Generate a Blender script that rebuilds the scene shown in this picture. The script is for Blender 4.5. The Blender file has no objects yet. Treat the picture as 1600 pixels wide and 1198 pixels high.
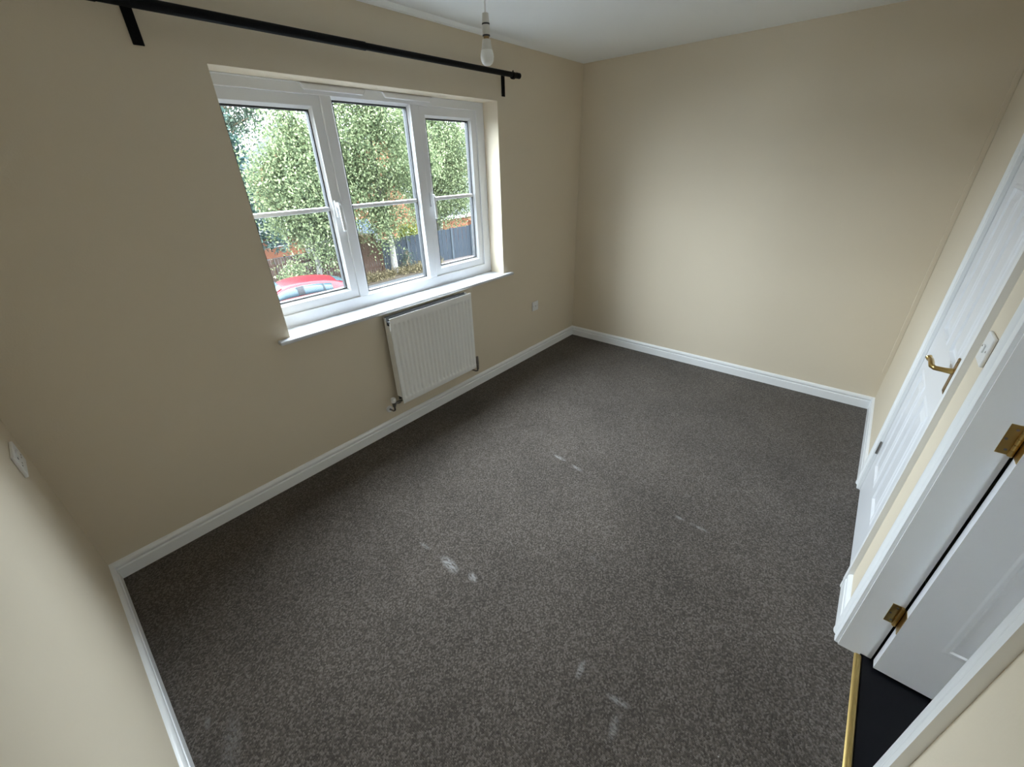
import bpy, bmesh, math
import numpy as np
from mathutils import Vector, Matrix

# ------------------------------------------------------------------ camera
sc = bpy.context.scene
col = sc.collection
CAM = Vector((0.26283, -2.26849, 1.66730))
YAW, PITCH, ROLL, FPX = math.radians(40.928), math.radians(28.140), math.radians(-1.8097), 636.2
f = Vector((math.cos(YAW) * math.cos(PITCH), math.sin(YAW) * math.cos(PITCH), -math.sin(PITCH)))
r = Vector((math.sin(YAW), -math.cos(YAW), 0.0))
u = r.cross(f)
r2 = r * math.cos(ROLL) + u * math.sin(ROLL)
u2 = -r * math.sin(ROLL) + u * math.cos(ROLL)
cam = bpy.data.cameras.new('camera')
cam.sensor_fit = 'HORIZONTAL'
cam.sensor_width = 36.0
cam.lens = FPX / 1600.0 * 36.0
cam.clip_start = 0.02
cam.clip_end = 500
camo = bpy.data.objects.new('camera', cam)
m3 = Matrix((r2, u2, -f)).transposed()
camo.matrix_world = Matrix.Translation(CAM) @ m3.to_4x4()
col.objects.link(camo)
sc.camera = camo

# ------------------------------------------------------------------ sky (overcast daylight), window portal, exposure
w = bpy.data.worlds.new('overcast_sky')
sc.world = w
w.use_nodes = True
bg = w.node_tree.nodes['Background']
bg.inputs[0].default_value = (0.865, 0.955, 1.045, 1)
# standard overcast sky: luminance (1 + 2 sin(elevation)) / 3, the same at every azimuth
_wt = w.node_tree
_tc = _wt.nodes.new('ShaderNodeTexCoord')
_sx = _wt.nodes.new('ShaderNodeSeparateXYZ')
_mr = _wt.nodes.new('ShaderNodeMapRange')
_mr.inputs[3].default_value = 0.5
_mr.inputs[4].default_value = 1.5
_wt.links.new(_tc.outputs['Generated'], _sx.inputs[0])
_wt.links.new(_sx.outputs[2], _mr.inputs[0])
_wt.links.new(_mr.outputs[0], bg.inputs[1])
pl = bpy.data.lights.new('window_portal', 'AREA')
pl.shape = 'RECTANGLE'
pl.size = 1.80
pl.size_y = 1.24
pl.cycles.is_portal = True
po = bpy.data.objects.new('window_portal', pl)
po.location = (1.936, 0.23, 1.47)
po.rotation_euler = (math.radians(-90), 0, 0)       # faces into the room (-y)
col.objects.link(po)
vs = sc.view_settings
vs.view_transform = 'Standard'
vs.look = 'None'
vs.gamma = 1.0
vs.use_curve_mapping = False
vs.exposure = 5.27
sc.cycles.use_denoising = True
sc.cycles.max_bounces = 14
sc.cycles.diffuse_bounces = 10
sc.cycles.transparent_max_bounces = 16

# ------------------------------------------------------------------ dimensions
L, D, H = 3.921, 2.610, 2.400
WX0, WX1, WZ0, WZ1 = 1.055, 2.817, 0.882, 2.066     # window opening in the wall face
FY = 0.14                                           # inner face of the window frame
G = -2.85                                           # ground outside
rng = np.random.default_rng(7)

# ------------------------------------------------------------------ materials
def srgb(r_, g_, b_):
    c = []
    for v in (r_, g_, b_):
        v /= 255.0
        c.append(v / 12.92 if v <= 0.04045 else ((v + 0.055) / 1.055) ** 2.4)
    return tuple(c)

class NT:
    def __init__(s, name):
        s.m = bpy.data.materials.new(name)
        s.m.use_nodes = True
        s.t = s.m.node_tree
        s.b = s.t.nodes['Principled BSDF']
        s.out = s.t.nodes['Material Output']
    def n(s, kind, **kw):
        nd = s.t.nodes.new(kind)
        for k, v in kw.items():
            if isinstance(k, str) and k.startswith('i_'):
                nd.inputs[k[2:].replace('_', ' ')].default_value = v
            else:
                setattr(nd, k, v)
        return nd
    def l(s, a, b):
        s.t.links.new(a, b)
    def coords(s, kind='Object'):
        return s.n('ShaderNodeTexCoord').outputs[kind]

def mat(name, color, rough=0.5, metal=0.0, var=0.06, scale=6.0, bump=0.0, bscale=200.0, spec=0.5, geo=False):
    t = NT(name)
    P = t.n('ShaderNodeNewGeometry').outputs['Position'] if geo else t.coords()
    nz = t.n('ShaderNodeTexNoise')
    nz.inputs['Scale'].default_value = scale
    nz.inputs['Detail'].default_value = 4
    t.l(P, nz.inputs['Vector'])
    mx = t.n('ShaderNodeMix', data_type='RGBA')
    mx.inputs[6].default_value = tuple(c * (1 - var) for c in color) + (1,)
    mx.inputs[7].default_value = tuple(min(1, c * (1 + var)) for c in color) + (1,)
    t.l(nz.outputs[0], mx.inputs[0])
    t.l(mx.outputs[2], t.b.inputs['Base Color'])
    t.b.inputs['Roughness'].default_value = rough
    t.b.inputs['Metallic'].default_value = metal
    t.b.inputs['Specular IOR Level'].default_value = spec
    if bump > 0:
        n2 = t.n('ShaderNodeTexNoise')
        n2.inputs['Scale'].default_value = bscale
        n2.inputs['Detail'].default_value = 3
        t.l(P, n2.inputs['Vector'])
        bp = t.n('ShaderNodeBump')
        bp.inputs['Strength'].default_value = 0.3
        bp.inputs['Distance'].default_value = bump
        t.l(n2.outputs[0], bp.inputs['Height'])
        t.l(bp.outputs[0], t.b.inputs['Normal'])
    return t.m

M = {}
M['wall'] = mat('cream_wall_paint', (0.70, 0.617, 0.485), 0.75, var=0.012, scale=2.5, bump=0.0012, bscale=160, spec=0.25)
M['ceiling'] = mat('white_ceiling_paint', (0.86, 0.875, 0.86), 0.85, var=0.012, scale=2.0, bump=0.001, bscale=120, spec=0.2)
M['gloss'] = mat('white_gloss_paint', (0.86, 0.87, 0.88), 0.28, var=0.015, scale=9, bump=0.0004, bscale=60)
M['upvc'] = mat('white_upvc', (0.80, 0.815, 0.84), 0.30, var=0.01, scale=5)
M['sill'] = mat('white_sill_paint', (0.64, 0.66, 0.70), 0.25, var=0.01, scale=5)
M['gasket'] = mat('black_rubber', (0.015, 0.017, 0.02), 0.6)
M['black'] = mat('black_metal', (0.003, 0.003, 0.0035), 0.5, var=0.1, scale=30, spec=0.12)
M['brass'] = mat('polished_brass', (0.62, 0.43, 0.16), 0.28, metal=1.0, var=0.12, scale=25)
M['brass_strip'] = mat('satin_brass', (0.60, 0.44, 0.17), 0.38, metal=1.0, var=0.12, scale=30)
M['brass_dark'] = mat('brown_reflection_brass', (0.36, 0.24, 0.11), 0.35, metal=1.0, var=0.2, scale=40)  # brown tone paints the carpet's reflection into the door handle plate
M['steel'] = mat('nickel_pipe', (0.25, 0.23, 0.21), 0.35, metal=1.0, var=0.1, scale=30)
M['radiator'] = mat('radiator_enamel', (0.88, 0.88, 0.86), 0.32, var=0.01, scale=5)
M['fin'] = mat('gap_shade_steel', (0.05, 0.05, 0.05), 0.7, var=0.1, scale=20)  # dark colour stands in for the shade behind the radiator's front panel
M['plastic'] = mat('white_plastic', (0.80, 0.80, 0.80), 0.35, var=0.01, scale=10)
M['plastic_dim'] = mat('ivory_plastic', (0.66, 0.64, 0.58), 0.4, var=0.03, scale=20)
M['diffuser'] = mat('frosted_bulb_plastic', (0.86, 0.86, 0.82), 0.3, var=0.01, scale=10)
M['dark_slot'] = mat('dark_slot_plastic', (0.03, 0.03, 0.03), 0.5)
M['screw'] = mat('screw_metal', (0.30, 0.28, 0.26), 0.4, metal=1.0)
M['laminate'] = mat('black_laminate', (0.006, 0.006, 0.008), 0.32, var=0.2, scale=14, spec=0.2)

def carpet():
    t = NT('brown_grey_loop_carpet')
    P = t.n('ShaderNodeNewGeometry').outputs['Position']
    mp = t.n('ShaderNodeMapping')
    mp.inputs['Rotation'].default_value = (0, 0, math.radians(0))
    mp.inputs['Scale'].default_value = (1, 1, 0)
    t.l(P, mp.inputs['Vector'])
    V = mp.outputs[0]
    vo = t.n('ShaderNodeTexVoronoi')
    vo.inputs['Scale'].default_value = 190
    vo.inputs['Randomness'].default_value = 0.55
    t.l(V, vo.inputs['Vector'])
    sep = t.n('ShaderNodeSeparateColor')
    t.l(vo.outputs['Color'], sep.inputs[0])
    ramp = t.n('ShaderNodeValToRGB')
    e = ramp.color_ramp.elements
    e[0].position = 0.0
    e[0].color = (0.052, 0.043, 0.036, 1)
    e[1].position = 1.0
    e[1].color = (0.160, 0.139, 0.122, 1)
    k = ramp.color_ramp.elements.new(0.55)
    k.color = (0.090, 0.076, 0.065, 1)
    t.l(sep.outputs[0], ramp.inputs[0])
    # broad tread variation
    nb = t.n('ShaderNodeTexNoise')
    nb.inputs['Scale'].default_value = 2.3
    nb.inputs['Detail'].default_value = 5
    t.l(V, nb.inputs['Vector'])
    mr = t.n('ShaderNodeMapRange')
    mr.inputs[1].default_value = 0.3
    mr.inputs[2].default_value = 0.7
    mr.inputs[3].default_value = 0.86
    mr.inputs[4].default_value = 1.14
    t.l(nb.outputs[0], mr.inputs[0])
    mul = t.n('ShaderNodeVectorMath', operation='SCALE')
    t.l(ramp.outputs[0], mul.inputs[0])
    t.l(mr.outputs[0], mul.inputs['Scale'])
    # pale flattened scuffs left by furniture feet: (x, y, half length, half width, angle, strength)
    marks = [(1.040, -1.165, 0.070, 0.028, 84, 0.95), (1.034, -0.985, 0.045, 0.012, 92, 0.45), (1.060, -1.300, 0.035, 0.02, 75, 0.85),
             (2.028, -1.125, 0.055, 0.016, 88, 0.75), (2.010, -1.265, 0.05, 0.014, 80, 0.6),
             (2.000, -1.905, 0.03, 0.013, 90, 0.5), (1.998, -2.010, 0.06, 0.012, 88, 0.45),
             (1.040, -1.890, 0.045, 0.014, 10, 0.6), (1.035, -2.045, 0.05, 0.014, 100, 0.5), (0.955, -2.070, 0.05, 0.018, 10, 0.35),
             (0.115, -1.110, 0.11, 0.035, 70, 0.22), (0.082, -0.985, 0.03, 0.012, 80, 0.35), (1.49, -1.70, 0.06, 0.012, 70, 0.15)]
    ns = t.n('ShaderNodeTexNoise')
    ns.inputs['Scale'].default_value = 70
    ns.inputs['Detail'].default_value = 3
    ms = t.n('ShaderNodeMapping')
    ms.inputs['Rotation'].default_value = (0, 0, 0.5)
    ms.inputs['Scale'].default_value = (2.2, 0.7, 0)
    t.l(P, ms.inputs['Vector'])
    t.l(ms.outputs[0], ns.inputs['Vector'])
    nr = t.n('ShaderNodeMapRange')
    nr.inputs[1].default_value = 0.36
    nr.inputs[2].default_value = 0.56
    t.l(ns.outputs[0], nr.inputs[0])
    acc = None
    for (x, y, a, b, ang, st) in marks:
        q = t.n('ShaderNodeMapping', vector_type='TEXTURE')
        q.inputs['Location'].default_value = (x, y, 0)
        q.inputs['Rotation'].default_value = (0, 0, math.radians(ang))
        q.inputs['Scale'].default_value = (a, b, 1)
        t.l(P, q.inputs['Vector'])
        ln = t.n('ShaderNodeVectorMath', operation='LENGTH')
        t.l(q.outputs[0], ln.inputs[0])
        g = t.n('ShaderNodeMapRange', interpolation_type='SMOOTHSTEP')
        g.inputs[1].default_value = 1.15
        g.inputs[2].default_value = 0.25
        g.inputs[3].default_value = 0.0
        g.inputs[4].default_value = st
        t.l(ln.outputs['Value'], g.inputs[0])
        if acc is None:
            acc = g.outputs[0]
        else:
            mxm = t.n('ShaderNodeMath', operation='MAXIMUM')
            t.l(acc, mxm.inputs[0])
            t.l(g.outputs[0], mxm.inputs[1])
            acc = mxm.outputs[0]
    mm = t.n('ShaderNodeMath', operation='MULTIPLY')
    t.l(acc, mm.inputs[0])
    t.l(nr.outputs[0], mm.inputs[1])
    mix = t.n('ShaderNodeMix', data_type='RGBA')
    t.l(mm.outputs[0], mix.inputs[0])
    t.l(mul.outputs[0], mix.inputs[6])
    mix.inputs[7].default_value = (0.33, 0.32, 0.315, 1)
    # a few pale crumbs
    vc = t.n('ShaderNodeTexVoronoi')
    vc.inputs['Scale'].default_value = 7.0
    t.l(V, vc.inputs['Vector'])
    cr = t.n('ShaderNodeMath', operation='LESS_THAN')
    cr.inputs[1].default_value = 0.016
    t.l(vc.outputs['Distance'], cr.inputs[0])
    mix2 = t.n('ShaderNodeMix', data_type='RGBA')
    t.l(cr.outputs[0], mix2.inputs[0])
    t.l(mix.outputs[2], mix2.inputs[6])
    mix2.inputs[7].default_value = (0.38, 0.36, 0.34, 1)
    t.l(mix2.outputs[2], t.b.inputs['Base Color'])
    t.b.inputs['Roughness'].default_value = 0.95
    t.b.inputs['Specular IOR Level'].default_value = 0.08
    t.b.inputs['Sheen Weight'].default_value = 0.12
    t.b.inputs['Sheen Roughness'].default_value = 0.5
    bp = t.n('ShaderNodeBump')
    bp.inputs['Strength'].default_value = 0.65
    bp.inputs['Distance'].default_value = 0.003
    bp.invert = True
    t.l(vo.outputs['Distance'], bp.inputs['Height'])
    t.l(bp.outputs[0], t.b.inputs['Normal'])
    return t.m
M['carpet'] = carpet()

def woodgrain_white():
    t = NT('white_woodgrain_door_paint')
    P = t.n('ShaderNodeNewGeometry').outputs['Position']
    mp = t.n('ShaderNodeMapping')
    mp.inputs['Scale'].default_value = (160, 160, 4)
    t.l(P, mp.inputs['Vector'])
    nz = t.n('ShaderNodeTexNoise')
    nz.inputs['Scale'].default_value = 1.0
    nz.inputs['Detail'].default_value = 3
    t.l(mp.outputs[0], nz.inputs['Vector'])
    bp = t.n('ShaderNodeBump')
    bp.inputs['Strength'].default_value = 0.25
    bp.inputs['Distance'].default_value = 0.0008
    t.l(nz.outputs[0], bp.inputs['Height'])
    t.l(bp.outputs[0], t.b.inputs['Normal'])
    t.b.inputs['Base Color'].default_value = (0.79, 0.80, 0.83, 1)
    t.b.inputs['Roughness'].default_value = 0.3
    return t.m
M['door'] = woodgrain_white()

def glass(name, tint=(0.96, 0.98, 0.98)):
    t = NT(name)
    tr = t.n('ShaderNodeBsdfTransparent')
    tr.inputs[0].default_value = tint + (1,)
    gl = t.n('ShaderNodeBsdfGlossy')
    gl.inputs['Roughness'].default_value = 0.02
    lw = t.n('ShaderNodeLayerWeight')
    lw.inputs[0].default_value = 0.5
    p5 = t.n('ShaderNodeMath', operation='POWER')
    p5.inputs[1].default_value = 5.0
    t.l(lw.outputs['Facing'], p5.inputs[0])
    fr = t.n('ShaderNodeMath', operation='MULTIPLY_ADD')
    fr.inputs[1].default_value = 0.93
    fr.inputs[2].default_value = 0.03
    t.l(p5.outputs[0], fr.inputs[0])
    mx = t.n('ShaderNodeMixShader')
    t.l(fr.outputs[0], mx.inputs[0])
    t.l(tr.outputs[0], mx.inputs[1])
    t.l(gl.outputs[0], mx.inputs[2])
    t.l(mx.outputs[0], t.out.inputs[0])
    return t.m
M['glass'] = glass('window_glass')

def brick_mat(name, c1, c2, mortar):
    t = NT(name)
    P = t.coords()
    sx = t.n('ShaderNodeSeparateXYZ')
    t.l(P, sx.inputs[0])
    ad = t.n('ShaderNodeMath', operation='ADD')
    t.l(sx.outputs[0], ad.inputs[0])
    t.l(sx.outputs[1], ad.inputs[1])
    cb = t.n('ShaderNodeCombineXYZ')
    t.l(ad.outputs[0], cb.inputs[0])
    t.l(sx.outputs[2], cb.inputs[1])
    b = t.n('ShaderNodeTexBrick')
    b.inputs['Color1'].default_value = c1 + (1,)
    b.inputs['Color2'].default_value = c2 + (1,)
    b.inputs['Mortar'].default_value = mortar + (1,)
    b.inputs['Scale'].default_value = 1.0
    b.inputs['Mortar Size'].default_value = 0.008
    b.inputs['Brick Width'].default_value = 0.225
    b.inputs['Row Height'].default_value = 0.075
    t.l(cb.outputs[0], b.inputs['Vector'])
    t.l(b.outputs[0], t.b.inputs['Base Color'])
    t.b.inputs['Roughness'].default_value = 0.9
    t.b.inputs['Specular IOR Level'].default_value = 0.08
    return t.m
M['brick'] = brick_mat('orange_red_brick', (0.125, 0.036, 0.014), (0.09, 0.026, 0.012), (0.10, 0.08, 0.06))

def leaf_mat(name, ca, cb_, cc, scale=0.9):
    t = NT(name)
    P = t.n('ShaderNodeNewGeometry').outputs['Position']
    nz = t.n('ShaderNodeTexNoise')
    nz.inputs['Scale'].default_value = scale
    nz.inputs['Detail'].default_value = 6
    nz.inputs['Roughness'].default_value = 0.8
    t.l(P, nz.inputs['Vector'])
    wn = t.n('ShaderNodeTexWhiteNoise')
    rd = t.n('ShaderNodeNewGeometry')
    t.l(rd.outputs['Random Per Island'], wn.inputs['Vector'])
    av = t.n('ShaderNodeMix', data_type='FLOAT')
    av.inputs[0].default_value = 0.5
    t.l(nz.outputs[0], av.inputs[2])
    t.l(wn.outputs[0], av.inputs[3])
    ramp = t.n('ShaderNodeValToRGB')
    e = ramp.color_ramp.elements
    e[0].position = 0.25
    e[0].color = ca + (1,)
    e[1].position = 0.75
    e[1].color = cc + (1,)
    k = e.new(0.5)
    k.color = cb_ + (1,)
    t.l(av.outputs[0], ramp.inputs[0])
    df = t.n('ShaderNodeBsdfDiffuse')
    tl = t.n('ShaderNodeBsdfTranslucent')
    t.l(ramp.outputs[0], df.inputs[0])
    t.l(ramp.outputs[0], tl.inputs[0])
    gl = t.n('ShaderNodeBsdfGlossy')
    gl.inputs['Roughness'].default_value = 0.45
    gl.inputs[0].default_value = (0.5, 0.5, 0.4, 1)
    m1 = t.n('ShaderNodeMixShader')
    m1.inputs[0].default_value = 0.4
    t.l(df.outputs[0], m1.inputs[1])
    t.l(tl.outputs[0], m1.inputs[2])
    m2 = t.n('ShaderNodeMixShader')
    m2.inputs[0].default_value = 0.015
    t.l(m1.outputs[0], m2.inputs[1])
    t.l(gl.outputs[0], m2.inputs[2])
    t.l(m2.outputs[0], t.out.inputs[0])
    return t.m
M['birch_leaf'] = leaf_mat('birch_leaves', (0.020, 0.030, 0.015), (0.060, 0.078, 0.037), (0.150, 0.172, 0.090))
M['silver_leaf'] = leaf_mat('grey_green_leaves', (0.02, 0.03, 0.022), (0.035, 0.05, 0.036), (0.065, 0.085, 0.062))
M['conifer'] = leaf_mat('blue_green_needles', (0.008, 0.018, 0.016), (0.018, 0.034, 0.03), (0.04, 0.065, 0.055))
M['yellow_leaf'] = leaf_mat('yellow_green_leaves', (0.05, 0.06, 0.008), (0.09, 0.10, 0.012), (0.14, 0.14, 0.02))
M['dry_grass'] = leaf_mat('dry_verge_plants', (0.03, 0.026, 0.013), (0.06, 0.048, 0.027), (0.10, 0.08, 0.045), 2.0)
M['bark'] = mat('pale_birch_bark', (0.105, 0.10, 0.092), 0.85, var=0.35, scale=5, bump=0.01, bscale=12, spec=0.08)
M['bark_dark'] = mat('brown_bark', (0.12, 0.09, 0.06), 0.9, var=0.3, scale=6, spec=0.08)
M['fence_brown'] = mat('brown_fence_wood', (0.030, 0.018, 0.013), 0.9, var=0.35, scale=9, geo=True, spec=0.08)
M['fence_grey'] = mat('grey_fence_paint', (0.012, 0.0155, 0.020), 0.8, var=0.25, scale=7, geo=True, spec=0.08)
M['fence_post'] = mat('weathered_fence_post', (0.024, 0.029, 0.034), 0.85, var=0.2, scale=6, geo=True, spec=0.08)
M['asphalt'] = mat('pale_asphalt', (0.030, 0.030, 0.031), 0.95, var=0.2, scale=3, geo=True, bump=0.01, bscale=60, spec=0.08)
M['paving'] = mat('pink_grey_block_paving', (0.050, 0.040, 0.038), 0.9, var=0.3, scale=9, geo=True, spec=0.08)
M['soil'] = mat('verge_soil', (0.028, 0.022, 0.016), 0.95, var=0.3, scale=4, geo=True, spec=0.08)
M['roof'] = mat('slate_roof_tiles', (0.011, 0.012, 0.013), 0.8, var=0.2, scale=3, geo=True, spec=0.08)
M['roof_pale'] = mat('pale_concrete_roof_tiles', (0.030, 0.033, 0.031), 0.85, var=0.15, scale=4, geo=True, spec=0.08)
M['felt'] = mat('blue_grey_roofing_felt', (0.020, 0.027, 0.036), 0.9, var=0.15, scale=5, geo=True, spec=0.08)
M['trimwhite'] = mat('white_house_trim', (0.25, 0.25, 0.25), 0.5, spec=0.08)
M['darkglass'] = mat('dark_house_glass', (0.02, 0.025, 0.03), 0.08, spec=0.8)
M['hill'] = mat('wooded_hill', (0.009, 0.015, 0.0165), 1.0, var=0.25, scale=0.05, geo=True, spec=0.0)
M['carred'] = mat('red_car_paint', (0.060, 0.0035, 0.0055), 0.35, var=0.02, scale=3, spec=0.08)
M['carred'].node_tree.nodes['Principled BSDF'].inputs['Coat Weight'].default_value = 0.08
M['carred'].node_tree.nodes['Principled BSDF'].inputs['Coat Roughness'].default_value = 0.03
M['carglass'] = mat('tinted_car_glass', (0.012, 0.020, 0.025), 0.12, spec=0.12)
M['chrome'] = mat('chrome_trim', (0.06, 0.06, 0.062), 0.3, metal=1.0)
M['tyre'] = mat('tyre_rubber', (0.012, 0.012, 0.013), 0.9, spec=0.08)

# ------------------------------------------------------------------ geometry helpers
class MB:
    def __init__(s):
        s.v, s.f = [], []
    def add(s, vs_, fs):
        o = len(s.v)
        s.v += [tuple(p) for p in vs_]
        s.f += [tuple(i + o for i in q) for q in fs]
        return s
    def box(s, x0, x1, y0, y1, z0, z1):
        return s.add([(x0, y0, z0), (x1, y0, z0), (x1, y1, z0), (x0, y1, z0), (x0, y0, z1), (x1, y0, z1), (x1, y1, z1), (x0, y1, z1)],
                     [(0, 3, 2, 1), (4, 5, 6, 7), (0, 1, 5, 4), (1, 2, 6, 5), (2, 3, 7, 6), (3, 0, 4, 7)])
    def ring(s, x0, x1, z0, z1, wd, y0, y1, wy=None):
        """rectangular frame in the xz plane; inner rectangle inset by wd; wy = y of inner edge on the y0 side (for a slope)"""
        if not isinstance(wd, (tuple, list)):
            wd = (wd,) * 4
        a, b, c, d = wd
        i0, i1, j0, j1 = x0 + a, x1 - b, z0 + c, z1 - d
        yi = y0 if wy is None else wy
        O = [(x0, z0), (x1, z0), (x1, z1), (x0, z1)]
        I = [(i0, j0), (i1, j0), (i1, j1), (i0, j1)]
        vs_ = [(p[0], y0, p[1]) for p in O] + [(p[0], yi, p[1]) for p in I] + [(p[0], y1, p[1]) for p in O] + [(p[0], y1, p[1]) for p in I]
        fs = []
        for k in range(4):
            n = (k + 1) % 4
            fs += [(k, n, 4 + n, 4 + k), (8 + n, 8 + k, 12 + k, 12 + n), (8 + k, 8 + n, n, k), (4 + k, 4 + n, 12 + n, 12 + k)]
        return s.add(vs_, fs)
    def prism(s, prof, o, U, V, W, ln, m0=0.0, m1=0.0, mi=0):
        """closed 2D profile extruded along W; ends are sheared by m0/m1 times coordinate mi (mitres)"""
        o, U, V, W = Vector(o), Vector(U), Vector(V), Vector(W)
        n = len(prof)
        vs_ = [o + U * p[0] + V * p[1] + W * (m0 * p[mi]) for p in prof] + [o + U * p[0] + V * p[1] + W * (ln + m1 * p[mi]) for p in prof]
        fs = [(i, (i + 1) % n, n + (i + 1) % n, n + i) for i in range(n)]
        return s.add(vs_, fs + [tuple(range(n))[::-1], tuple(range(n, 2 * n))])
    def tube(s, pts, rad, seg=12, cap=True):
        pts = [Vector(p) for p in pts]
        if not isinstance(rad, (list, tuple)):
            rad = [rad] * len(pts)
        rings = []
        ref = None
        for i, p in enumerate(pts):
            d = (pts[min(i + 1, len(pts) - 1)] - pts[max(i - 1, 0)]).normalized()
            if ref is None:
                ref = Vector((0, 0, 1)) if abs(d.z) < 0.9 else Vector((1, 0, 0))
            a = (ref - d * ref.dot(d)).normalized()
            ref = a
            b = d.cross(a)
            rings.append([p + (a * math.cos(2 * math.pi * k / seg) + b * math.sin(2 * math.pi * k / seg)) * rad[i] for k in range(seg)])
        vs_ = [v for rg in rings for v in rg]
        fs = []
        for i in range(len(pts) - 1):
            for k in range(seg):
                fs.append((i * seg + k, i * seg + (k + 1) % seg, (i + 1) * seg + (k + 1) % seg, (i + 1) * seg + k))
        if cap:
            fs += [tuple(range(seg))[::-1], tuple(range((len(pts) - 1) * seg, len(pts) * seg))]
        return s.add(vs_, fs)
    def lathe(s, prof, o=(0, 0, 0), ax='Z', seg=20):
        o = Vector(o)
        vs_ = []
        for (rr, h) in prof:
            for k in range(seg):
                a = 2 * math.pi * k / seg
                c, d = rr * math.cos(a), rr * math.sin(a)
                vs_.append(o + (Vector((c, d, h)) if ax == 'Z' else Vector((c, h, d)) if ax == 'Y' else Vector((h, c, d))))
        fs = []
        for i in range(len(prof) - 1):
            for k in range(seg):
                fs.append((i * seg + k, i * seg + (k + 1) % seg, (i + 1) * seg + (k + 1) % seg, (i + 1) * seg + k))
        fs += [tuple(range(seg))[::-1], tuple(range((len(prof) - 1) * seg, len(prof) * seg))]
        return s.add(vs_, fs)
    def build(s, name, material, parent=None, smooth=False, bevel=0.0, seg=2, origin=None, fixn=True):
        me = bpy.data.meshes.new(name)
        vv = s.v
        if origin is not None:
            ox, oy, oz = origin
            vv = [(a - ox, b - oy, c - oz) for a, b, c in vv]
        me.from_pydata([tuple(p) for p in vv], [], s.f)
        if fixn:
            bm = bmesh.new()
            bm.from_mesh(me)
            bmesh.ops.recalc_face_normals(bm, faces=bm.faces)
            bm.to_mesh(me)
            bm.free()
        me.materials.append(M[material] if isinstance(material, str) else material)
        if smooth:
            for p in me.polygons:
                p.use_smooth = True
            if smooth != 'all':
                me.set_sharp_from_angle(angle=math.radians(40))
        o = bpy.data.objects.new(name, me)
        col.objects.link(o)
        if parent is not None:
            o.parent = parent
            if origin is None:
                pw = Vector((0, 0, 0))
                q = parent
                while q is not None:
                    pw += q.location
                    q = q.parent
                o.location = -pw                      # parents are only translated while building
            else:
                pw = Vector((0, 0, 0))
                q = parent
                while q is not None:
                    pw += q.location
                    q = q.parent
                o.location = Vector(origin) - pw
        elif origin is not None:
            o.location = origin
        if bevel > 0:
            b = o.modifiers.new('bevel', 'BEVEL')
            b.width = bevel
            b.segments = seg
            b.limit_method = 'ANGLE'
            b.angle_limit = math.radians(35)
        return o

def empty(name, loc):
    o = bpy.data.objects.new(name, None)
    o.empty_display_size = 0.1
    o.location = loc
    col.objects.link(o)
    return o

def tag(o, label, cat, group=None, kind=None):
    o['label'] = label
    o['category'] = cat
    if group:
        o['group'] = group
    if kind:
        o['kind'] = kind
    return o

def struct(o, label, cat):
    return tag(o, label, cat, kind='structure')

# ------------------------------------------------------------------ room shell
T = 0.215
m = MB()
m.box(-0.12, WX0, 0, T, G, H + 0.05).box(WX1, L + 0.12, 0, T, G, H + 0.05)
m.box(WX0, WX1, 0, T, WZ1, H + 0.05).box(WX0, WX1, 0, T, G, WZ0 - 0.012)
struct(m.build('wall_window', 'wall'), 'cream painted wall holding the window and radiator', 'wall')
struct(MB().box(L, L + 0.12, -D - 0.1, 0, -0.02, H + 0.05).build('wall_far', 'wall'), 'plain cream far wall opposite the camera', 'wall')
struct(MB().box(-0.12, 0, -D - 0.1, 0, -0.02, H + 0.05).build('wall_left', 'wall'), 'cream wall at left edge with a double socket', 'wall')
D1A, D1B = 2.090, 2.853          # rough opening of the closed door
D2A, D2B = 1.043, 1.770          # rough opening of the doorway
m = MB()
for a, b in ((0, D2A), (D2B, D1A), (D1B, L)):
    m.box(a, b, -D - 0.1, -D, -0.02, 2.015)
m.box(0, L, -D - 0.1, -D, 2.015, H + 0.05)
struct(m.build('wall_door', 'wall'), 'cream wall at right with a closed door and an open doorway', 'wall')
# ceiling with a shallow plaster hollow along the window wall
PR = [(0.0, 0.0), (-0.032, 0.0), (-0.046, 0.022), (-0.072, 0.022), (-0.100, 0.0), (-D, 0.0)]
m = MB()
XS = [0, 1.2, 2.0, 2.4, 2.7, 3.0, 3.3, L]
for x in XS:
    k = 1.0 if x <= 2.0 else max(0.0, 1 - (x - 2.0) / 1.3)
    m.v += [(x, p[0], H + p[1] * k) for p in PR]
n_ = len(PR)
for i in range(len(XS) - 1):
    for j in range(n_ - 1):
        m.f.append((i * n_ + j, i * n_ + j + 1, (i + 1) * n_ + j + 1, (i + 1) * n_ + j))
m.box(0, L, -D, 0, H + 0.03, H + 0.12)
struct(m.build('ceiling', 'ceiling', smooth=True), 'white ceiling with a shallow hollow along the window wall', 'ceiling')
struct(MB().box(0, L, -D, 0, -0.03, 0).box(D2A, D2B, -D - 0.062, -D, -0.03, 0).box(D1A, D1B, -D - 0.062, -D, -0.03, 0).build('floor', 'carpet'),
       'dark brown grey loop pile carpet with pale worn scuffs', 'floor')

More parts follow.
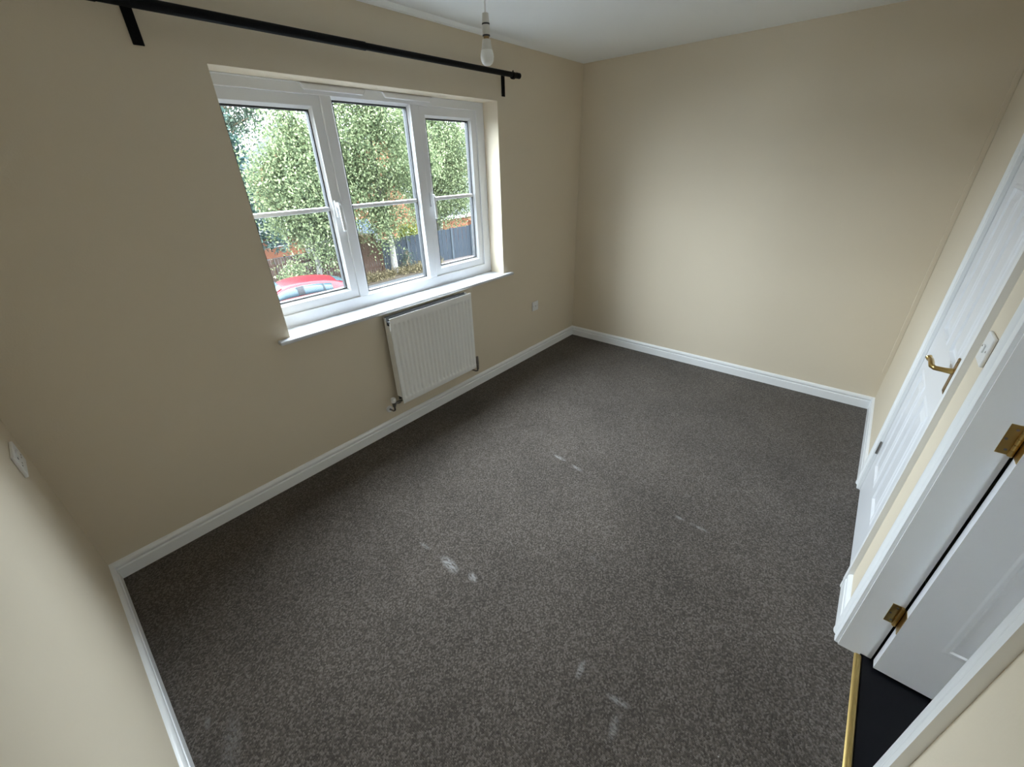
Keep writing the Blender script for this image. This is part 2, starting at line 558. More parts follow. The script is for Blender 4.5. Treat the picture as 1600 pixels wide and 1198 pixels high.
# skirting boards
SK = [(0, 0), (0.016, 0), (0.016, 0.058), (0.0125, 0.0605), (0.0090, 0.0625), (0.0090, 0.0665), (0.0125, 0.0690), (0.0150, 0.0745), (0.0142, 0.083), (0.011, 0.090), (0.006, 0.0945), (0, 0.097)]
def skirting(name, o, U, W, ln, m0, m1, label):
    b = MB().prism(SK, o, U, (0, 0, 1), W, ln, m0, m1).build(name, 'gloss', smooth=True)
    return struct(b, label, 'skirting board')
skirting('baseboard_window', (0, 0, 0), (0, -1, 0), (1, 0, 0), L, 1, -1, 'long white moulded skirting board under the window and radiator')
skirting('baseboard_far', (L, 0, 0), (-1, 0, 0), (0, -1, 0), D, 1, -1, 'white moulded skirting board along the far wall')
skirting('baseboard_left', (0, -D, 0), (1, 0, 0), (0, 1, 0), D, 1, -1, 'white moulded skirting board along the left wall')
AO1, AO2, AO3, AO4 = 2.905, 2.040, 1.815, 0.999     # outer edges of the architraves
skirting('baseboard_door', (L, -D, 0), (0, 1, 0), (-1, 0, 0), L - AO1, 1, 0, 'short white skirting board between far corner and closed door')
skirting('baseboard_door', (AO2, -D, 0), (0, 1, 0), (-1, 0, 0), AO2 - AO3, 0, 0, 'tiny white skirting piece between the two doors')
skirting('baseboard_door', (AO4, -D, 0), (0, 1, 0), (-1, 0, 0), AO4, 0, -1, 'white skirting board on the near side of the open doorway')

# hall beyond the doorway
struct(MB().box(-0.12, L + 0.12, -4.1, -D - 0.062, -0.05, -0.010).build('floor_hall', 'dark_slot'), 'dark hallway sub-floor beyond the open doorway', 'floor')
fh = bpy.data.objects['floor_hall']
pw_ = 0.192
for k in range(7):
    y1 = -D - 0.0755 - k * pw_
    cuts = [0.2, 1.30 if k % 2 == 0 else 0.9, 2.55 if k % 2 == 0 else 2.2, 3.6]
    if k == 0:
        cuts = [0.2, 1.322, 2.6, 3.6]
    for a, b in zip(cuts[:-1], cuts[1:]):
        MB().box(a + 0.0008, b - 0.0008, y1 - pw_ + 0.0015, y1, -0.010, -0.002).build('plank', 'laminate', fh, bevel=0.0012, seg=1)
m = MB().box(-0.12, L + 0.12, -4.2, -4.1, -0.05, H + 0.05)
HW = (-3.60, -3.20, 1.08, 1.72)      # opening added out of view to let sky onto the open door leaf
m.box(-0.22, -0.12, -4.2, HW[0], -0.05, H + 0.05).box(-0.22, -0.12, HW[1], -D - 0.1, -0.05, H + 0.05).box(-0.22, -0.12, HW[0], HW[1], -0.05, HW[2]).box(-0.22, -0.12, HW[0], HW[1], HW[3], H + 0.05)
m.box(L + 0.12, L + 0.22, -4.2, -D - 0.1, -0.05, H + 0.05)
struct(m.build('wall_hall', 'wall'), 'cream hallway walls beyond the open doorway', 'wall')
struct(MB().box(-0.22, L + 0.22, -4.2, -D - 0.1, H + 0.0, H + 0.1).build('ceiling_hall', 'ceiling'), 'white hallway ceiling beyond the open doorway', 'ceiling')

w2 = empty('added_fill_window', (-0.17, 0.5 * (HW[0] + HW[1]), HW[2]))
struct(w2, 'added unseen hall window that brightens the open door leaf', 'window')
m = MB()
for a_, b_, c_, d_ in ((HW[0], HW[0] + 0.06, HW[2], HW[3]), (HW[1] - 0.06, HW[1], HW[2], HW[3]), (HW[0] + 0.06, HW[1] - 0.06, HW[2], HW[2] + 0.06), (HW[0] + 0.06, HW[1] - 0.06, HW[3] - 0.06, HW[3])):
    m.box(-0.20, -0.14, a_, b_, c_, d_)
m.build('window_frame', 'upvc', w2)
MB().box(-0.172, -0.168, HW[0] + 0.06, HW[1] - 0.06, HW[2] + 0.06, HW[3] - 0.06).build('pane', 'glass', w2)

# threshold strip
m = MB().prism([(0, 0), (0.004, 0.004), (0.012, 0.006), (0.020, 0.004), (0.024, -0.004), (0.0, -0.004)], (1.068, -D - 0.050, 0.0), (0, -1, 0), (0, 0, 1), (1, 0, 0), 1.745 - 1.068)
th = m.build('threshold_strip', 'brass_strip', smooth=True)
tag(th, 'brass threshold strip between the carpet and black hallway floor', 'threshold strip')

# ------------------------------------------------------------------ window
win = empty('window_1', (0.5 * (WX0 + WX1), 0.17, WZ0))
struct(win, 'white three-light casement window with glazing bars above the radiator', 'window')
OX0, OX1, OZ0, OZ1 = 1.046, 2.745, 0.955, 2.016
fr = MB().ring(WX0 - 0.070, WX1 + 0.004, WZ0 - 0.006, WZ1 + 0.004, (OX0 - WX0 + 0.070, WX1 + 0.004 - OX1, OZ0 - WZ0 + 0.006, WZ1 + 0.004 - OZ1), FY, FY + 0.066)
frame = fr.build('window_frame', 'upvc', win, bevel=0.004)
MUL = [(1.588, 1.650), (2.166, 2.234)]
for a, b in MUL:
    MB().box(a, b, FY + 0.0005, FY + 0.065, OZ0 - 0.002, OZ1 + 0.002).build('mullion', 'upvc', win, bevel=0.004)
def sash(x0, x1, hside, hx):
    wd, bd = 0.046, 0.014
    s_ = MB().ring(x0 - 0.001, x1 + 0.001, OZ0 - 0.001, OZ1 + 0.001, wd + 0.005, FY + 0.011, FY + 0.060).build('sash', 'upvc', win, bevel=0.003)
    a, b, c, d = x0 + 0.004 + wd, x1 - 0.004 - wd, OZ0 + 0.004 + wd, OZ1 - 0.004 - wd
    MB().ring(a - 0.001, b + 0.001, c - 0.001, d + 0.001, bd, FY + 0.013, FY + 0.030, wy=FY + 0.026).build('glazing_bead', 'upvc', s_)
    a, b, c, d = a + bd, b - bd, c + bd, d - bd
    MB().ring(a - 0.001, b + 0.001, c - 0.001, d + 0.001, 0.0065, FY + 0.0265, FY + 0.034).build('gasket', 'gasket', s_)
    MB().box(a, b, FY + 0.031, FY + 0.035, c, d).build('pane', 'glass', s_)
    MB().ring(a - 0.001, b + 0.001, c - 0.001, d + 0.001, 0.0075, FY + 0.0355, FY + 0.056).build('spacer_bar', 'gasket', s_)
    bar(a, b, s_)
    # handle on the stile: plate and a lever pointing down
    hz = 1.475
    MB().box(hx - 0.013, hx + 0.013, FY - 0.001, FY + 0.012, hz - 0.045, hz + 0.045).build('handle_plate', 'upvc', s_, bevel=0.004)
    MB().prism([(0, 0), (0.018, -0.002), (0.030, -0.018), (0.034, -0.150), (0.024, -0.158), (0.016, -0.030), (0, -0.022)], (hx - 0.009, FY - 0.001, hz + 0.035), (0, -1, 0), (0, 0, 1), (1, 0, 0), 0.018).build('handle_lever', 'upvc', s_, bevel=0.003)
    return s_
def bar(a, b, p):
    zb = 1.476
    MB().prism([(-0.012, 0.0), (-0.009, -0.007), (0.009, -0.007), (0.012, 0.0)], (a + 0.002, FY + 0.0305, zb), (0, 0, 1), (0, 1, 0), (1, 0, 0), b - a - 0.004).build('glazing_bar', 'upvc', p)
    MB().box(a + 0.008, b - 0.008, FY + 0.0355, FY + 0.043, zb - 0.012, zb + 0.012).build('glazing_bar', 'upvc', p)
sash(OX0, MUL[0][0], 1, MUL[0][0] - 0.027)
sash(MUL[1][1], OX1, -1, MUL[1][1] + 0.027)
a, b, c, d = MUL[0][1], MUL[1][0], OZ0, OZ1
bd = MB().ring(a - 0.001, b + 0.001, c - 0.001, d + 0.001, 0.014, FY + 0.006, FY + 0.030, wy=FY + 0.022).build('glazing_bead', 'upvc', win)
a, b, c, d = a + 0.014, b - 0.014, c + 0.014, d - 0.014
MB().ring(a - 0.001, b + 0.001, c - 0.001, d + 0.001, 0.0055, FY + 0.0225, FY + 0.034).build('gasket', 'gasket', win)
pn = MB().box(a, b, FY + 0.031, FY + 0.035, c, d).build('pane', 'glass', win)
MB().ring(a - 0.001, b + 0.001, c - 0.001, d + 0.001, 0.0065, FY + 0.0355, FY + 0.056).build('spacer_bar', 'gasket', win)
bar(a, b, win)
for a, b in ((1.487, 1.861), (1.970, 2.341)):
    m = MB().prism([(0, 0), (0.020, -0.026), (b - a - 0.020, -0.026), (b - a, 0)], (a, FY + 0.001, 2.060), (1, 0, 0), (0, 0, 1), (0, -1, 0), 0.018)
    m.build('trickle_vent', 'upvc', win, bevel=0.004)
MB().box(WX0 + 0.002, WX1 - 0.002, FY - 0.004, FY + 0.002, 2.060, 2.066).build('vent_rail', 'upvc', win, bevel=0.001, seg=1)
SX0, SX1 = 0.985, 2.898
m = MB().prism([(SX0, -0.046), (SX1, -0.046), (SX1, -0.0005), (WX1 - 0.0005, -0.0005), (WX1 - 0.0005, FY + 0.03), (WX0 + 0.0005, FY + 0.03), (WX0 + 0.0005, -0.0005), (SX0, -0.0005)],
               (0, 0, WZ0 - 0.022), (1, 0, 0), (0, 1, 0), (0, 0, 1), 0.022)
# the sill rests in the wall: its wall part sits just under the opening
m.build('window_sill', 'sill', win, bevel=0.008, seg=3)

# ------------------------------------------------------------------ doors
ARC = [(0, 0), (0, 0.0105), (0.004, 0.0125), (0.026, 0.0130), (0.029, 0.0105), (0.033, 0.0105), (0.036, 0.0135), (0.042, 0.0175), (0.050, 0.0195), (0.060, 0.0195), (0.065, 0.0180), (0.065, 0)]
AW = 0.065
def architraves(parent, xi0, xi1, ztop, sc0=1.0, sc1=1.0):
    """xi0 < xi1: inner edges; sides and head, mitred"""
    P0 = [(p[0] * sc0, p[1]) for p in ARC]
    P1 = [(p[0] * sc1, p[1]) for p in ARC]
    MB().prism(P0, (xi0, -D, 0), (-1, 0, 0), (0, 1, 0), (0, 0, 1), ztop, 0, 1).build('architrave', 'gloss', parent, smooth=True)
    MB().prism(P1, (xi1, -D, 0), (1, 0, 0), (0, 1, 0), (0, 0, 1), ztop, 0, 1).build('architrave', 'gloss', parent, smooth=True)
    MB().prism(P0, (xi0, -D, ztop), (0, 0, 1), (0, 1, 0), (1, 0, 0), xi1 - xi0, -1, 1).build('architrave', 'gloss', parent, smooth=True)

PAN = [(0.235, 0.800), (0.985, 1.560), (1.660, 1.870)]
def panels(leaf, w, put, k_=1.0):
    """raised panels in two columns; put(s, z, t) maps door-space (distance from hinge, height, proud) to world"""
    st = 0.105
    mid = 0.09
    pw = (w - 2 * st - mid) / 2
    for c in range(2):
        s0 = st + c * (pw + mid)
        for z0, z1 in PAN:
            steps = [(0.0, 0.0), (0.006, 0.0035), (0.014, 0.0035), (0.020, -0.006), (0.030, -0.006), (0.055, 0.002)]
            vs_, fs = [], []
            for (ins, pr_) in steps:
                pr_ *= k_
                vs_ += [put(s0 + ins, z0 + ins, pr_), put(s0 + pw - ins, z0 + ins, pr_), put(s0 + pw - ins, z1 - ins, pr_), put(s0 + ins, z1 - ins, pr_)]
            for k in range(len(steps) - 1):
                for e in range(4):
                    n = (e + 1) % 4
                    fs.append((k * 4 + e, k * 4 + n, k * 4 + 4 + n, k * 4 + 4 + e))
            k = (len(steps) - 1) * 4
            fs.append((k, k + 1, k + 2, k + 3))
            MB().add(vs_, fs).build('panel', 'door', leaf)

def leaf_with_holes(w, z0, z1, put, thick):
    """door leaf slab whose front has openings where the raised panels sit"""
    st, mid = 0.105, 0.09
    pw = (w - 2 * st - mid) / 2
    S = [0, st, st + pw, st + pw + mid, w - st, w]
    Z = [z0] + [v for p in PAN for v in p] + [z1]
    m = MB()
    idx = {}
    def V(i, j, t):
        key = (i, j, t)
        if key not in idx:
            idx[key] = len(m.v)
            m.v.append(tuple(put(S[i], Z[j], -thick if t else 0.0)))
        return idx[key]
    nS, nZ = len(S), len(Z)
    for i in range(nS - 1):
        for j in range(nZ - 1):
            hole = i in (1, 3) and j in (1, 3, 5)
            if not hole:
                m.f.append((V(i, j, 0), V(i + 1, j, 0), V(i + 1, j + 1, 0), V(i, j + 1, 0)))
            m.f.append((V(i, j, 1), V(i, j + 1, 1), V(i + 1, j + 1, 1), V(i + 1, j, 1)))
    for i in range(nS - 1):
        m.f.append((V(i, 0, 0), V(i, 0, 1), V(i + 1, 0, 1), V(i + 1, 0, 0)))
        m.f.append((V(i, nZ - 1, 0), V(i + 1, nZ - 1, 0), V(i + 1, nZ - 1, 1), V(i, nZ - 1, 1)))
    for j in range(nZ - 1):
        m.f.append((V(0, j, 0), V(0, j + 1, 0), V(0, j + 1, 1), V(0, j, 1)))
        m.f.append((V(nS - 1, j, 0), V(nS - 1, j, 1), V(nS - 1, j + 1, 1), V(nS - 1, j + 1, 0)))
    return m

# closed door (opens into the room; hinges on the far side)
d1 = empty('door_1', (2.47, -D - 0.02, 0))
struct(d1, 'closed white panelled door with brass lever handle in right wall', 'door')
LX0, LX1 = 2.1165, 2.8265
m = MB().box(D1A, LX0 - 0.0025, -D - 0.1, -D + 0.0005, 0, 2.012).box(LX1 + 0.0025, D1B, -D - 0.1, -D + 0.0005, 0, 2.012).box(LX0 - 0.0025, LX1 + 0.0025, -D - 0.1, -D + 0.0005, 1.989, 2.012)
m.box(LX0 - 0.0025, LX0 + 0.010, -D - 0.1, -D - 0.042, 0, 1.989).box(LX1 - 0.010, LX1 + 0.0025, -D - 0.1, -D - 0.042, 0, 1.989).box(LX0, LX1, -D - 0.1, -D - 0.042, 1.977, 1.989)
m.build('door_lining', 'gloss', d1)
architraves(d1, LX0 - 0.0085, LX1 + 0.0085, 1.995, sc0=(LX0 - 0.0085 - AO2) / AW, sc1=(AO1 - LX1 - 0.0085) / AW)
put1 = lambda s_, z, t: (LX1 - s_, -D - 0.003 + t, z)
lf = leaf_with_holes(LX1 - LX0, 0.006, 1.985, put1, 0.035).build('leaf', 'door', d1)
panels(lf, LX1 - LX0, put1)
hx, hz, hy = 2.180, 0.985, -D - 0.003
MB().box(hx - 0.020, hx + 0.020, hy, hy + 0.007, hz - 0.064, hz + 0.064).build('handle_plate', 'brass_dark', lf, bevel=0.004)
MB().tube([(hx, hy + 0.006, hz + 0.018), (hx, hy + 0.030, hz + 0.018), (hx + 0.003, hy + 0.052, hz + 0.018), (hx + 0.016, hy + 0.060, hz + 0.019), (hx + 0.050, hy + 0.060, hz + 0.021), (hx + 0.085, hy + 0.059, hz + 0.018), (hx + 0.105, hy + 0.061, hz + 0.013), (hx + 0.113, hy + 0.064, hz + 0.018)],
          [0.0105, 0.0085, 0.0080, 0.0080, 0.0085, 0.0080, 0.0090, 0.0095], 14).build('lever_handle', 'brass', lf, smooth=True)
for z in (hz - 0.054, hz + 0.054):
    MB().lathe([(0.004, 0), (0.004, 0.001), (0.002, 0.0015)], (hx, hy + 0.007, z), 'Y', 10).build('screw', 'screw', lf)
for z in (0.255, 1.735):
    MB().tube([(LX1 + 0.002, -D + 0.0035, z), (LX1 + 0.002, -D + 0.0035, z + 0.075)], 0.0045, 10).build('hinge', 'screw', d1)

# open doorway, leaf swung out into the hall
d2 = empty('door_2', (1.385, -D - 0.05, 0))
struct(d2, 'open white panelled door swung into the hall at right', 'door')
DX0, DX1 = 1.060, 1.745
m = MB()
# rebated lining
m.box(D2A, DX0, -D - 0.0655, -D + 0.0005, 0, 2.012).box(D2A, DX0 - 0.012, -D - 0.100, -D - 0.0655, 0, 2.012)
m.box(DX1, D2B, -D - 0.0655, -D + 0.0005, 0, 2.012).box(DX1 + 0.012, D2B, -D - 0.100, -D - 0.0655, 0, 2.012)
m.box(DX0, DX1, -D - 0.0655, -D + 0.0005, 1.985, 2.012).box(DX0 - 0.012, DX1 + 0.012, -D - 0.100, -D - 0.0655, 1.997, 2.012)
m.build('door_lining', 'gloss', d2)
architraves(d2, DX0 - 0.006, DX1 + 0.006, 1.991, sc0=(DX0 - 0.006 - AO4) / AW, sc1=(AO3 - DX1 - 0.006) / AW)
PX, PY = 1.7505, -D - 0.0985           # hinge pin
put2 = lambda s_, z, t: (PX - 0.0370 - t, PY - 0.006 - s_, z)
lf2 = leaf_with_holes(0.671, 0.012, 1.988, put2, 0.035).build('leaf', 'door', d2)
panels(lf2, 0.671, put2, 0.45)
for z in (0.215, 0.955, 1.735):
    hg = MB().box(DX1 + 0.0105, DX1 + 0.0125, PY + 0.000, PY + 0.030, z, z + 0.089).build('hinge', 'brass', d2)
    for kk in range(5):
        MB().tube([(PX, PY + 0.002, z + kk * 0.0178 + 0.0005), (PX, PY + 0.002, z + (kk + 1) * 0.0178 - 0.0005)], 0.0060, 12).build('knuckle', 'brass', hg, smooth=True)
    MB().box(PX - 0.036, PX - 0.002, PY - 0.0062, PY - 0.0045, z, z + 0.089).build('hinge_flap', 'brass', hg)
    for (dy, zz) in ((0.010, 0.014), (0.020, 0.0445), (0.010, 0.075)):
        MB().lathe([(0.0035, 0.0), (0.0035, -0.0008)], (DX1 + 0.0106, PY + dy + 0.004, z + zz), 'X', 8).build('screw', 'screw', hg)

# ------------------------------------------------------------------ radiator
RX0, RX1, RZ0, RZ1, RY = 1.615, 2.334, 0.226, 0.842, -0.098
rad = empty('radiator', (0.5 * (RX0 + RX1), -0.05, RZ0))
tag(rad, 'white ribbed panel radiator under the window sill', 'radiator')
NF = 20
xs = [RX0, RX0 + 0.006]
pitch = (RX1 - RX0 - 0.028) / NF
for k in range(NF):
    x0 = RX0 + 0.014 + k * pitch
    xs += [x0 + pitch * q_ for q_ in (0.0, 0.16, 0.30, 0.42, 0.58, 0.70, 0.84)]
xs += [RX1 - 0.014, RX1 - 0.006, RX1]
def flute(x):
    t_ = (x - RX0 - 0.014) / pitch
    if t_ < 0 or t_ > NF:
        return 0.0
    q_ = abs((t_ % 1.0) - 0.5)
    return 0.5 + 0.5 * math.cos(math.pi * min(1, max(0, (q_ - 0.08) / 0.26)))
zs = [(RZ0, 0, 0.002), (RZ0 + 0.003, 0, 0.0005), (RZ0 + 0.036, 0, 0), (RZ0 + 0.042, 0.5, 0), (RZ0 + 0.052, 1, 0), (RZ1 - 0.056, 1, 0), (RZ1 - 0.046, 0.5, 0), (RZ1 - 0.040, 0, 0), (RZ1 - 0.003, 0, 0.0005), (RZ1, 0, 0.002)]
vs_, fs = [], []
for (z, fl, back) in zs:
    for x in xs:
        e = 0.002 if x in (RX0, RX1) else 0.0
        vs_.append((x, RY + back + e + 0.0130 * fl * flute(x), z))
nx = len(xs)
for j in range(len(zs) - 1):
    for i in range(nx - 1):
        fs.append((j * nx + i, j * nx + i + 1, (j + 1) * nx + i + 1, (j + 1) * nx + i))
m = MB().add(vs_, fs)
m.box(RX0 + 0.004, RX1 - 0.004, RY + 0.0140, RY + 0.018, RZ0 + 0.02, RZ1 - 0.036)
m.box(RX0, RX1, RY + 0.0015, RY + 0.0030, RZ1 - 0.036, RZ1)
m.box(RX0, RX1, RY + 0.0015, RY + 0.0030, RZ0, RZ0 + 0.03)
m.build('front_panel', 'radiator', rad, smooth=True, fixn=False)
MB().box(RX0 + 0.01, RX1 - 0.01, -0.036, -0.030, RZ0 + 0.01, RZ1 - 0.002).build('back_panel', 'fin', rad)  # shade of the gap under the sill is put into this dark colour
for xa in (RX0 + 0.002, RX1 - 0.0035):
    m = MB().box(xa, xa + 0.0015, RY + 0.016, -0.030, RZ0 + 0.045, RZ1 - 0.052)
    m.box(xa, xa + 0.0015, RY + 0.045, -0.030, RZ1 - 0.052, RZ1 - 0.004)
    m.build('side_panel', 'radiator', rad)
m = MB()
for k in range(48):
    x = RX0 + 0.03 + k * (RX1 - RX0 - 0.06) / 47
    m.box(x - 0.0006, x + 0.0006, RY + 0.019, -0.037, RZ0 + 0.06, RZ1 - 0.055)
cf = m.build('convector_fins', 'fin', rad)
cf['kind'] = 'stuff'
for x in (RX0 + 0.12, RX1 - 0.12):
    MB().box(x - 0.012, x + 0.012, -0.030, -0.0005, RZ0 + 0.05, RZ1 - 0.05).build('wall_bracket', 'steel', rad)
MB().tube([(RX0 - 0.004, -0.075, RZ1 - 0.030), (RX0 + 0.012, -0.075, RZ1 - 0.030)], 0.009, 12).build('bleed_plug', 'dark_slot', rad)
# valve at the lower left: cap, body, tail, elbow pipe and wall collar
vx, vy, vz = 1.556, -0.066, 0.240
MB().tube([(vx, vy, vz - 0.016), (vx, vy, vz + 0.014)], 0.0125, 14).build('valve_body', 'steel', rad, smooth=True)
MB().lathe([(0.013, 0.0), (0.0175, 0.003), (0.0175, 0.030), (0.012, 0.036), (0.004, 0.037)], (vx, vy, vz + 0.014), 'Z', 16).build('valve_cap', 'plastic', rad, smooth=True)
MB().tube([(vx, vy, vz), (RX0 + 0.02, vy, vz + 0.002)], 0.0085, 12).build('valve_tail', 'steel', rad, smooth=True)
MB().tube([(vx + 0.034, vy, vz), (vx + 0.052, vy, vz)], 0.0135, 6).build('valve_nut', 'steel', rad)
MB().tube([(vx, vy, vz - 0.014), (vx, vy, vz - 0.045), (vx - 0.004, vy + 0.012, vz - 0.056), (vx - 0.008, -0.0008, vz - 0.056)], 0.0065, 10).build('pipe', 'steel', rad, smooth=True)
MB().tube([(vx - 0.008, -0.0005, vz - 0.056), (vx - 0.008, -0.014, vz - 0.056)], 0.022, 18).build('pipe_collar', 'plastic', rad, smooth=True)
# lockshield at the lower right
wx = 2.378
MB().tube([(wx, vy, 0.235), (wx, vy, 0.300)], [0.012, 0.010], 14).build('lockshield_cap', 'steel', rad, smooth=True)
MB().tube([(wx, vy, 0.190), (wx, vy, 0.236)], 0.0105, 12).build('lockshield_valve', 'steel', rad, smooth=True)
MB().tube([(wx, vy, 0.228), (RX1 - 0.02, vy, 0.242)], 0.0085, 12).build('valve_tail', 'steel', rad, smooth=True)
MB().tube([(wx, vy, 0.195), (wx, vy + 0.004, 0.172), (wx - 0.004, vy + 0.02, 0.166), (wx - 0.006, -0.0008, 0.166)], 0.0065, 10).build('pipe', 'steel', rad, smooth=True)

# ------------------------------------------------------------------ curtain pole
cp = empty('curtain_pole', (1.85, -0.095, 2.2))
tag(cp, 'black metal curtain pole on two brackets above the window', 'curtain pole')
PYc, PZ = -0.095, 2.202
MB().tube([(0.74, PYc, PZ - 0.004), (1.75, PYc, PZ)], 0.0180, 18).build('pole', 'black', cp, smooth=True)
MB().tube([(1.75, PYc, PZ), (2.915, PYc, PZ + 0.004)], 0.0155, 18).build('pole', 'black', cp, smooth=True)
MB().tube([(2.915, PYc, PZ + 0.004), (2.948, PYc, PZ + 0.004)], 0.0172, 18).build('end_cap', 'black', cp, smooth=True)
MB().tube([(0.712, PYc, PZ - 0.004), (0.745, PYc, PZ - 0.004)], 0.0198, 18).build('end_cap', 'black', cp, smooth=True)
for bx, w2 in ((0.846, 0.0175), (2.880, 0.0175)):
    bk = MB().box(bx - w2, bx + w2, -0.006, -0.0005, 2.094, 2.235).build('bracket', 'black', cp, bevel=0.002)
    MB().box(bx - 0.008, bx + 0.008, PYc - 0.006, -0.005, PZ + 0.006, PZ + 0.018).build('bracket_arm', 'black', bk, bevel=0.002)
    m = MB().tube([(bx - 0.010, PYc, PZ), (bx + 0.010, PYc, PZ)], 0.0205, 18)
    m.build('bracket_ring', 'black', bk, smooth=True)
    MB().tube([(bx + 0.001, PYc, PZ + 0.017), (bx + 0.001, PYc, PZ + 0.028)], 0.004, 8).build('thumb_screw', 'black', bk)
    for z in (2.106, 2.150):
        MB().lathe([(0.0035, 0), (0.0035, -0.0012)], (bx, -0.006, z), 'Y', 8).build('screw', 'black', bk)

# ------------------------------------------------------------------ pendant and bulb
bxp, byp = 1.922, -0.746
pd = empty('pendant_light', (bxp, byp, H))
tag(pd, 'white pendant lampholder hanging on a flex from the ceiling', 'pendant light')
MB().lathe([(0.040, 0.0), (0.040, -0.010), (0.034, -0.022), (0.012, -0.026)], (bxp, byp, H), 'Z', 28).build('ceiling_rose', 'plastic', pd, smooth=True)
MB().tube([(bxp, byp, H - 0.02), (bxp, byp, 2.232)], 0.0042, 10).build('flex', 'plastic', pd, smooth=True)
MB().lathe([(0.0095, 2.2375), (0.0130, 2.2360), (0.0158, 2.204)], (bxp, byp, 0), 'Z', 24).build('holder_cap', 'plastic_dim', pd, smooth=True)
MB().lathe([(0.0150, 2.204), (0.0165, 2.2035), (0.0165, 2.1985), (0.0150, 2.198)], (bxp, byp, 0), 'Z', 24).build('holder_band', 'dark_slot', pd)
MB().lathe([(0.0155, 2.198), (0.0160, 2.197), (0.0160, 2.1655), (0.0150, 2.165)], (bxp, byp, 0), 'Z', 24).build('holder_skirt', 'plastic_dim', pd, smooth=True)
MB().lathe([(0.0150, 2.165), (0.0160, 2.1645), (0.0160, 2.1605), (0.0130, 2.160)], (bxp, byp, 0), 'Z', 24).build('holder_ring', 'dark_slot', pd)
bl = empty('light_bulb', (bxp, byp, 2.058))
tag(bl, 'unlit frosted light bulb fitted in the pendant lampholder', 'light bulb')
MB().lathe([(0.0120, 2.1605), (0.0120, 2.1500)], (bxp, byp, 0), 'Z', 24).build('bayonet_cap', 'brass_dark', bl)
MB().lathe([(0.0160, 2.1500), (0.0175, 2.1480), (0.0205, 2.1300), (0.0240, 2.1130)], (bxp, byp, 0), 'Z', 28).build('bulb_base', 'plastic_dim', bl, smooth=True)
MB().lathe([(0.0245, 2.1130), (0.0280, 2.1010), (0.0292, 2.0900), (0.0275, 2.0770), (0.0220, 2.0660), (0.0130, 2.0598), (0.0040, 2.0580)], (bxp, byp, 0), 'Z', 28).build('bulb_globe', 'diffuser', bl, smooth=True)

# ------------------------------------------------------------------ sockets, switch, trunking
tv = empty('aerial_socket', (3.243, 0, 0.493))
tag(tv, 'small square white aerial outlet on window wall near the corner', 'socket')
MB().box(3.200, 3.286, -0.009, -0.0003, 0.450, 0.536).build('face_plate', 'plastic', tv, bevel=0.003)
MB().lathe([(0.010, 0.0), (0.010, -0.003), (0.0075, -0.003), (0.0070, -0.0015)], (3.243, -0.009, 0.493), 'Y', 18).build('outlet', 'plastic', tv)
MB().lathe([(0.0035, -0.0012), (0.0035, -0.0022)], (3.243, -0.009, 0.493), 'Y', 10).build('outlet_pin', 'dark_slot', tv)
for x in (3.213, 3.273):
    MB().lathe([(0.0028, 0.0), (0.0028, -0.0006)], (x, -0.009, 0.493), 'Y', 8).build('screw', 'screw', tv)

so = empty('double_socket', (0, -0.234, 0.824))
tag(so, 'white double power socket on left wall beside the corner', 'socket')
MB().box(0.0003, 0.010, -0.307, -0.161, 0.781, 0.867).build('face_plate', 'plastic', so, bevel=0.003)
for cy in (-0.270, -0.198):
    MB().box(0.010, 0.0106, cy - 0.004, cy + 0.004, 0.838, 0.846).build('earth_slot', 'dark_slot', so)
    MB().box(0.010, 0.0106, cy - 0.015, cy - 0.008, 0.815, 0.819).build('pin_slot', 'dark_slot', so)
    MB().box(0.010, 0.0106, cy + 0.008, cy + 0.015, 0.815, 0.819).build('pin_slot', 'dark_slot', so)
for cy in (-0.242, -0.226):
    MB().box(0.010, 0.0135, cy - 0.006, cy + 0.006, 0.838, 0.858).build('rocker', 'plastic', so, bevel=0.001)

sw = empty('light_switch', (1.945, -D, 1.168))
tag(sw, 'white square light switch between the closed door and open doorway', 'light switch')
MB().box(1.902, 1.988, -D + 0.0003, -D + 0.010, 1.125, 1.211).build('face_plate', 'plastic', sw, bevel=0.004)
MB().box(1.938, 1.952, -D + 0.010, -D + 0.0140, 1.157, 1.180).build('rocker', 'plastic', sw, bevel=0.0015)
for x in (1.915, 1.975):
    MB().lathe([(0.0028, 0.0), (0.0028, 0.0008)], (x, -D + 0.010, 1.168), 'Y', 8).build('screw', 'screw', sw)

tr = MB().box(L - 0.016, L - 0.0003, -D + 0.0003, -D + 0.024, 0.300, H - 0.0005).build('cable_trunking', 'wall', bevel=0.002)
tag(tr, 'slim cream cable trunking running up the far right corner', 'trunking')

# ================================================================== outside
gr = MB().box(-40, 80, T, 120, G - 0.2, G).build('ground', 'asphalt')
struct(gr, 'pale asphalt road and parking outside below the window', 'road')
struct(MB().box(13.4, 40, 9, 16.2, G, G + 0.012).build('paving', 'paving'), 'pinkish block paving in front of the grey fence', 'paving')
struct(MB().box(-6, 13.4, 14.25, 15.9, G, G + 0.05).build('verge', 'soil'), 'strip of bare soil verge along the fence foot', 'verge')
# distant wooded hill
vs_, fs = [], []
nh = 40
for i in range(nh):
    x = -150 + 400 * i / (nh - 1)
    z = 7.5 + 2.5 * math.sin(i * 0.55) + 2 * math.sin(i * 1.7)
    vs_ += [(x, 118, G), (x, 150, z), (x, 190, z + 3)]
for i in range(nh - 1):
    for k in range(2):
        fs.append((i * 3 + k, i * 3 + 3 + k, i * 3 + 4 + k, i * 3 + 1 + k))
struct(MB().add(vs_, fs).build('hill', 'hill', smooth='all'), 'hazy blue green wooded hill on the horizon', 'hill')

